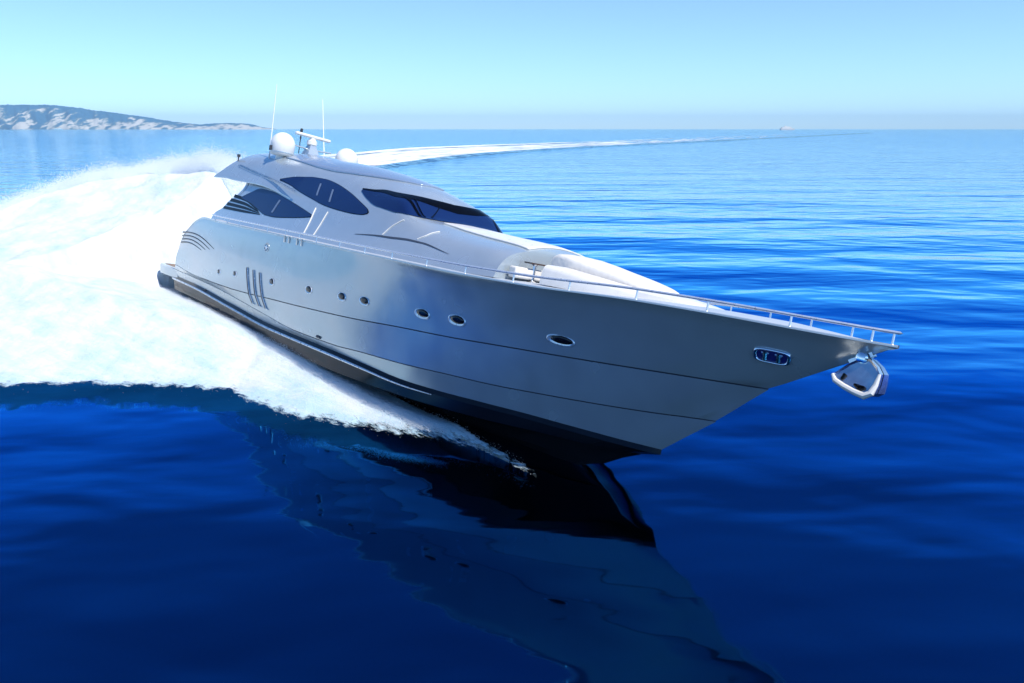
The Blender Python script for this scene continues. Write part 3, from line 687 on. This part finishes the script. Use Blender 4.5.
def foam_h(X, Y, rough=True):
    lip = lip_y(X, 0)
    ry = np.interp(X, RX, RY); rz = np.interp(X, RX, RZ)
    v = (Y-lip)/(ry-lip)
    fr = .30 + (rz-.30)*np.clip(v, 0, 1)**1.4 + .45*np.sin(np.pi*np.clip(v*1.3, 0, 1))
    bkz = .15 + (rz-.15)*np.exp(-((Y-ry)/7.5)**2)
    h = np.where(Y < ry, fr, bkz)
    B = to_boat(X, Y)
    yside = np.interp(B[..., 0], [0, 5, 12, 18, 22, 25, 27, 28.5, 30], [1.6, 1.5, 1.5, 1.55, 1.65, 1.55, 1.5, 1.6, 2.5])
    dist = -B[..., 1]-yside
    lim_side = (.36+.48*sstep(21, 11, B[..., 0]))*np.clip((28.6-B[..., 0])/5, .15, 1) + np.clip(dist, 0, 99)*.24
    lim_aft = .4 + 6.6*sstep(2.5, -6.5, B[..., 0])
    lim = np.where((B[..., 0] > 0) & (dist < 1.2), lim_side, np.maximum(lim_aft, np.where(dist > 0, lim_side, 0)))
    h = np.minimum(h, lim)
    inside = (B[..., 0] > .4) & (dist < -.15)
    h = np.where(inside, -.6, h)
    if rough:
        a = np.clip(.04+.05*h, 0, .16)*sstep(-.05, .12, v)
        th, rr_ = flow(X, Y)
        h = h + a*(fbm(X*.42, Y*.42, 4, 1, .5)*1.3 + .9*fbm(th*14, rr_*.16, 5, 8, .55))*np.where(inside, 0, 1)
    return h, v
nX, nV = 560, 300
Xg = np.concatenate([np.linspace(-58, -22, 220), np.linspace(-21.9, .62, nX-220)])
lipg = lip_y(Xg)
vv = np.concatenate([np.linspace(0, 1, nV-60)**1.15, 1+np.linspace(.03, 2.2, 60)])
Yg = lipg[:, None] + vv[None, :]*(np.maximum(np.interp(Xg, RX, RY)-lipg, 12.))[:, None]
XX = np.repeat(Xg[:, None], nV, 1)
Hh, _ = foam_h(XX, Yg)
edge = sstep(0, .03, vv)[None, :]
lz = .01+.36*np.clip((.65-Xg)/9, 0, 1)[:, None]
Hh = lz*(1-edge)+np.maximum(Hh, np.where(Hh > 0, lz*.8, Hh))*edge + (.06*fbm(XX*3, Yg*3, 3, 4))*(1-edge)
Yg2 = Yg
Bb = to_boat(XX, Yg2); keep = ~((Bb[..., 0] > 1.0) & (Bb[..., 1] > -1.2)) & ~((Bb[..., 0] > -1e9) & (Bb[..., 1] > 9))
idx = np.arange(nX*nV).reshape(nX, nV)
q = np.stack([idx[:-1, :-1], idx[1:, :-1], idx[1:, 1:], idx[:-1, 1:]], -1)
kq = keep[:-1, :-1] & keep[1:, :-1] & keep[1:, 1:] & keep[:-1, 1:]
q = q[kq]
def fast_mesh(name, V, Q, m):
    me = bpy.data.meshes.new(name); V = np.asarray(V, np.float32); Q = np.asarray(Q, np.int32)
    me.vertices.add(len(V)); me.vertices.foreach_set('co', V.ravel())
    me.loops.add(Q.size); me.loops.foreach_set('vertex_index', Q.ravel())
    me.polygons.add(len(Q)); me.polygons.foreach_set('loop_start', np.arange(0, Q.size, Q.shape[1], dtype=np.int32))
    me.polygons.foreach_set('use_smooth', np.ones(len(Q), bool))
    me.materials.append(m); me.update(calc_edges=True); me.validate()
    o = bpy.data.objects.new(name, me); col.objects.link(o); return o
foam = fast_mesh('foam', np.stack([XX, Yg2, Hh], -1).reshape(-1, 3), q, M['foam'])
fth, frr = flow(XX, Yg2); fl_ = np.stack([fth, frr, .16*(1-sstep(0, .10, np.repeat(vv[None], nX, 0)))-.05*sstep(.3, .8, np.repeat(vv[None], nX, 0))], -1).astype(np.float32)
a_ = foam.data.attributes.new('flow', 'FLOAT_VECTOR', 'POINT'); a_.data.foreach_set('vector', fl_.ravel())
rim = foam.data.attributes.new('rim', 'FLOAT', 'POINT'); rim.data.foreach_set('value', (np.clip(vv/.08, 0, 1)[None]*np.clip((.62-Xg)/1.2, 0, 1)[:, None]).astype(np.float32).ravel())
tag(foam, kind='stuff', label='broad white foam thrown out along the hull and behind the stern', cat='foam')

# spray: a cloud of droplets, as points
M['drop'] = mat('spray_droplets', (.95, .97, .98), .7, spec=.3)
nt = M['drop'].node_tree; tr = nt.nodes.new('ShaderNodeBsdfTranslucent'); tr.inputs[0].default_value = (.93, .97, .99, 1)
mx = nt.nodes.new('ShaderNodeMixShader'); mx.inputs[0].default_value = .45
nt.links.new(nt.nodes['Principled BSDF'].outputs[0], mx.inputs[1]); nt.links.new(tr.outputs[0], mx.inputs[2]); nt.links.new(mx.outputs[0], nt.nodes['Material Output'].inputs['Surface'])
def cloud(name, P, R, m):
    me = bpy.data.meshes.new(name); me.vertices.add(len(P)); me.vertices.foreach_set('co', np.asarray(P, np.float32).ravel())
    at = me.attributes.new('drop_size', 'FLOAT', 'POINT'); at.data.foreach_set('value', np.asarray(R, np.float32))
    me.materials.append(m); o = bpy.data.objects.new(name, me); col.objects.link(o)
    ng = bpy.data.node_groups.new('droplets', 'GeometryNodeTree')
    ng.interface.new_socket('Geometry', in_out='INPUT', socket_type='NodeSocketGeometry'); ng.interface.new_socket('Geometry', in_out='OUTPUT', socket_type='NodeSocketGeometry')
    i = ng.nodes.new('NodeGroupInput'); o_ = ng.nodes.new('NodeGroupOutput'); mp = ng.nodes.new('GeometryNodeMeshToPoints'); na = ng.nodes.new('GeometryNodeInputNamedAttribute'); na.data_type = 'FLOAT'; na.inputs[0].default_value = 'drop_size'
    sm = ng.nodes.new('GeometryNodeSetMaterial'); sm.inputs['Material'].default_value = m
    ng.links.new(i.outputs[0], mp.inputs['Mesh']); ng.links.new(na.outputs[0], mp.inputs['Radius']); ng.links.new(mp.outputs[0], sm.inputs[0]); ng.links.new(sm.outputs[0], o_.inputs[0])
    md = o.modifiers.new('droplets', 'NODES'); md.node_group = ng
    return o
PP = []; RR = []
# mist over the crest behind the stern
n = 900000
x = -13 - 34*rng.random(n)**1.25; ry = np.interp(x, RX, RY)
y = ry + np.abs(rng.normal(0, 2.6, n)) - .6
hh, _ = foam_h(x, y)
puff = .55+.75*fbm(x*.35, y*.25, 4, 21)
z = hh - .15 + np.abs(rng.normal(0, 1, n))*np.clip(puff, .12, 1.2)*(.08+.072*hh)
PP.append(np.stack([x, y, z], 1)); RR.append(.005+.010*rng.random(n))
# drops along the outer lip
n = 300
x = -26 + 26.5*rng.random(n)**.9; lp = lip_y(x)
k = .12+.88*np.clip((.65-x)/8, 0, 1)
e = (rng.exponential(.22, n)*(.2+1.5*np.abs(fbm(x*2.3, x*0+8, 5, 31, .65)))-.30)*k; y = lp - e
z = (.01+.36*np.clip((.65-x)/9, 0, 1))*(1.05-.9*rng.random(n)**2)*np.exp(-np.maximum(e, 0)/.35) + .02*np.abs(rng.normal(0, 1, n))
PP.append(np.stack([x, y, z], 1)); RR.append(.003+.006*rng.random(n)**2)
# drops over the whole sheet
n = 120000
x = -44 + 44.3*rng.random(n); w_ = rng.random(n)**1.1; lp = np.interp(x, LIPX, LIPY); y = lp + w_*(np.interp(x, RX, RY)-lp)
hh, _ = foam_h(x, y); ok = (hh > -.2) & (y > lip_y(x)+.05)
z = hh + np.abs(rng.normal(0, .06, n))*(1+.8*hh)
PP.append(np.stack([x, y, z], 1)[ok]); RR.append((.003+.005*rng.random(n))[ok])
# fine spray climbing beside the hull
n = 120000
bx = 29 - 29*rng.random(n)**.8; ys_ = np.interp(bx, [0, 5, 12, 18, 22, 25, 27, 28.5, 30], [3.0, 3.1, 3.1, 2.95, 2.6, 2.2, 2.2, 2.5, 2.9])
d = rng.exponential(.5, n)*np.clip((29.5-bx)/7, .05, 1); Bp = np.stack([bx, -ys_-d, np.zeros(n)], 1); Wp = Bp @ YM[:, :3].T + YM[:, 3]
hh, _ = foam_h(Wp[:, 0], Wp[:, 1]); Wp[:, 2] = np.maximum(hh, 0) + np.abs(rng.normal(0, .09, n)); ok = Wp[:, 1] > lip_y(Wp[:, 0])+.05; PP.append(Wp[ok]); RR.append((.003+.005*rng.random(n))[ok])
P_ = np.concatenate(PP); R2 = np.concatenate(RR)
B = to_boat(P_[:, 0], P_[:, 1], P_[:, 2]); ok = ~((B[:, 0] > -.2) & (np.abs(B[:, 1]) < 3.45) & (B[:, 2] > -.2))
spray = cloud('spray', P_[ok], R2[ok], M['drop'])
tag(spray, kind='stuff', label='fine white spray drifting off the foam and behind the stern', cat='spray')

# the curved wake far behind
def wake_mat():
    m = bpy.data.materials.new('wake_foam'); m.use_nodes = True; nt = m.node_tree; L = nt.links
    p = nt.nodes['Principled BSDF']; p.inputs['Base Color'].default_value = (.9, .94, .96, 1); p.inputs['Roughness'].default_value = .9
    at = nt.nodes.new('ShaderNodeAttribute'); at.attribute_name = 'lane'
    sp = nt.nodes.new('ShaderNodeSeparateXYZ'); L.new(at.outputs['Vector'], sp.inputs[0])
    mp = nt.nodes.new('ShaderNodeMapping'); mp.inputs['Scale'].default_value = (.03, 10., 1); L.new(at.outputs['Vector'], mp.inputs[0])
    n = nt.nodes.new('ShaderNodeTexNoise'); n.inputs['Scale'].default_value = 1.0; n.inputs['Detail'].default_value = 6; n.inputs['Roughness'].default_value = .6; L.new(mp.outputs[0], n.inputs['Vector'])
    ad = nt.nodes.new('ShaderNodeMath'); ad.operation = 'ADD'; L.new(n.outputs['Fac'], ad.inputs[0]); L.new(sp.outputs[2], ad.inputs[1])
    r = nt.nodes.new('ShaderNodeMapRange'); r.inputs['From Min'].default_value = 1.0; r.inputs['From Max'].default_value = 1.32; L.new(ad.outputs[0], r.inputs['Value'])
    L.new(r.outputs[0], p.inputs['Alpha']); return m
M['wake'] = wake_mat()
UPP = [(-37.73, 77.66), (-51.04, 133.15), (-64.35, 210.81), (-66.57, 271.83), (-58.81, 321.76), (-48.82, 393.87), (-26.63, 443.8), (4.44, 501.5), (48.82, 576.95), (99.86, 679.02), (196.38, 876.51), (339.51, 1153.89), (548.1, 1497.83), (905.36, 2141.35)]
LOW = [(-15.53, 77.66), (-22.19, 116.5), (-28.85, 155.33), (-32.17, 177.52), (-29.96, 199.71), (-25.52, 227.45), (-16.64, 271.83), (3.33, 332.85), (26.63, 388.32), (66.57, 466), (128.71, 578.05), (220.79, 752.25), (391.66, 1075.11), (703.43, 1674.25)]
DEN = [1, 1, 1, 1, .98, .96, .93, .88, .80, .72, .64, .58, .50, .38]
t0 = np.linspace(0, 1, len(UPP)); tw = np.linspace(0, 1, 320); U_ = np.array(UPP, float); L_ = np.array(LOW, float)
ua = np.stack([pchip(t0, U_[:, 0], tw), pchip(t0, U_[:, 1], tw)], 1); la = np.stack([pchip(t0, L_[:, 0], tw), pchip(t0, L_[:, 1], tw)], 1); dn = pchip(t0, DEN, tw)
na, nw = 320, 40; w = np.linspace(0, 1, nw)
XYw = ua[:, None]*(1-w[None, :, None])+la[:, None]*w[None, :, None]
arc = np.concatenate([[0], np.cumsum(np.linalg.norm(np.diff((ua+la)/2, axis=0), axis=1))])
Zw = .10+.12*fbm(XYw[..., 0]*.2, XYw[..., 1]*.2, 4, 3)*np.sin(np.pi*w)[None]+.10*np.sin(np.pi*w)[None]
wk = fast_mesh('wake', np.concatenate([XYw, Zw[..., None]], -1).reshape(-1, 3), np.array(grid_faces(na, nw)), M['wake'])
lane = np.zeros((na, nw, 3), np.float32); lane[..., 0] = arc[:, None]; lane[..., 1] = w[None]
prof_w = np.minimum(sstep(0, .10, w), sstep(0, .06, 1-w)) * (1-.30*np.exp(-((w-.30)/.09)**2))
lane[..., 2] = (.15+.70*prof_w)[None]*dn[:, None]
a_ = wk.data.attributes.new('lane', 'FLOAT_VECTOR', 'POINT'); a_.data.foreach_set('vector', lane.ravel())
tag(wk, kind='stuff', label='curved white wake trailing away towards the horizon', cat='wake')
# the wave beside the wake: a long low ridge of water
nv = 9; dirs = np.gradient(la, axis=0); nrm = np.stack([dirs[:, 1], -dirs[:, 0]], 1); nrm /= np.linalg.norm(nrm, axis=1)[:, None]
wd = np.clip(arc*.016+4, 4, 16); VV = []
for k, t in enumerate(np.linspace(-.3, 1, nv)):
    hgt = np.exp(-((t-.18)/.30)**2)*(.55+.2*fbm(arc*.05, arc*0, 3, 6))*np.clip(arc/60, .2, 1) - .03
    VV.append(np.stack([la[:, 0]+nrm[:, 0]*wd*t, la[:, 1]+nrm[:, 1]*wd*t, hgt], 1))
tag(fast_mesh('water_wave', np.stack(VV, 1).reshape(-1, 3), np.array(grid_faces(na, nv)), M['water']), kind='structure')

# ------------------------------------------------------------------ far coast, ship, air
def coast_mat():
    m = mat('coast_ground', (.05, .06, .03), .95); nt = m.node_tree; L = nt.links; p = nt.nodes['Principled BSDF']
    tc = nt.nodes.new('ShaderNodeTexCoord'); mp = nt.nodes.new('ShaderNodeMapping'); mp.inputs['Scale'].default_value = (1, .35, 1.2); mp.inputs['Rotation'].default_value = (0, math.radians(38), 0)
    L.new(tc.outputs['Object'], mp.inputs[0])
    mp2 = nt.nodes.new('ShaderNodeMapping'); mp2.inputs['Scale'].default_value = (.5, 1, 1.8); L.new(mp.outputs[0], mp2.inputs[0])
    n = nt.nodes.new('ShaderNodeTexNoise'); n.inputs['Scale'].default_value = .011; n.inputs['Detail'].default_value = 7; n.inputs['Roughness'].default_value = .62; L.new(mp2.outputs[0], n.inputs['Vector'])
    at = nt.nodes.new('ShaderNodeAttribute'); at.attribute_name = 'bare'
    ad = nt.nodes.new('ShaderNodeMath'); ad.operation = 'ADD'; L.new(n.outputs['Fac'], ad.inputs[0]); L.new(at.outputs['Fac'], ad.inputs[1])
    cr = nt.nodes.new('ShaderNodeValToRGB'); e = cr.color_ramp.elements; e[0].position = .58; e[0].color = (.025, .12, .22, 1); e[1].position = .69; e[1].color = (.58, .56, .50, 1)  # vegetation blued, distance haze put into its colour
    x = e.new(.63); x.color = (.12, .20, .22, 1)
    L.new(ad.outputs[0], cr.inputs[0]); L.new(cr.outputs[0], p.inputs['Base Color']); return m
M['coast'] = coast_mat()
YC = 8500.
cu = [-1000, -700, -420, -260, -120, -60, 0, 20, 40, 60, 80, 100, 120, 140, 160, 180, 200, 215, 230, 245, 255, 262, 272, 280]
ch = [12, 20, 16, 21, 25, 23, 23.2, 23.6, 23.4, 23.0, 20.5, 17.5, 15.5, 12.5, 9.5, 6.5, 4.6, 5.6, 6.0, 5.4, 4.2, 2.0, .9, -.5]
ku = np.concatenate([np.linspace(-980, -60, 260), np.linspace(-58, 279, 300)]); dep = np.linspace(0, 1, 60)
KX, KD = np.meshgrid(ku, dep, indexing='ij')
Yc = YC + KD*1300 + 75*fbm(KX*.05, KX*0, 3, 4); Xc = (KX-512)/847*Yc
Hc = np.interp(KX, cu, ch)*10.67
prof = .16*sstep(0, .02, KD) + .84*sstep(.0, .42, KD + .10*fbm(KX*.09, KD*3, 4, 12))
rough_ = fbm(KX*.11+KD*4, KD*6, 5, 3)
Zc = Hc*prof*(1+.0*rough_) + Hc*.16*rough_*np.sin(np.pi*np.clip(KD*2.2, 0, 1)) + 9*fbm(KX*.6, KD*30, 3, 7)*sstep(.1, .4, KD)*np.clip(Hc/75, 0, 1)
Zc = np.where(KD > .6, Zc*(1-.6*sstep(.6, 1, KD)), Zc) - 2*(KD == 0)
cst = fast_mesh('hills', np.stack([Xc, Yc, Zc], -1).reshape(-1, 3), np.array(grid_faces(len(ku), len(dep))), M['coast'])
ba = cst.data.attributes.new('bare', 'FLOAT', 'POINT')
ba.data.foreach_set('value', (.20*(1-sstep(.1, .42, KD)) - .05 + .14*np.clip(-rough_*1.5, -.6, 1)*(KD < .5) + .10*sstep(190, 250, KX)).astype(np.float32).ravel())
tag(cst, kind='structure')

ship = bpy.data.objects.new('distant_ship', None); col.objects.link(ship); ship.location = (1785, 5500, 0); ship.scale = (1.5,)*3; ship.rotation_euler = (0, 0, math.radians(12))
tag(ship, 'tiny white ship far out on the horizon', 'ship')
m_ = Mesh(); hb = [(-34, 0), (-33, 5), (20, 5.5), (30, 3), (36, 0), (30, -3), (20, -5.5), (-33, -5)]
v = [(x*.96, y*.8, -1) for x, y in hb]+[(x, y, 6) for x, y in hb]; n = 8
m_.add(v, [(k, (k+1) % n, n+(k+1) % n, n+k) for k in range(n)]+[tuple(range(n, 2*n))]); m_.build('hull', M['white'], ship)
m_ = Mesh(); m_.box((-4, 0, 8.5), (46, 8, 5)); m_.box((-2, 0, 12.5), (30, 7, 3)); m_.build('superstructure', M['white'], ship)
m_ = Mesh(); m_.box((-10, 0, 16), (5, 3.5, 4)); m_.build('funnel', M['white'], ship)

hz = bpy.data.materials.new('air'); hz.use_nodes = True; nt = hz.node_tree
nt.nodes.remove(nt.nodes['Principled BSDF']); pv = nt.nodes.new('ShaderNodeVolumePrincipled')
pv.inputs['Color'].default_value = (.50, .79, 1.0, 1); pv.inputs['Density'].default_value = .000065
nt.links.new(pv.outputs[0], nt.nodes['Material Output'].inputs['Volume'])
m_ = Mesh(); m_.box((0, 7100, 110), (2*FAR+400, 15000, 222)); hb_ = m_.build('haze', hz, None, False); tag(hb_, kind='stuff')
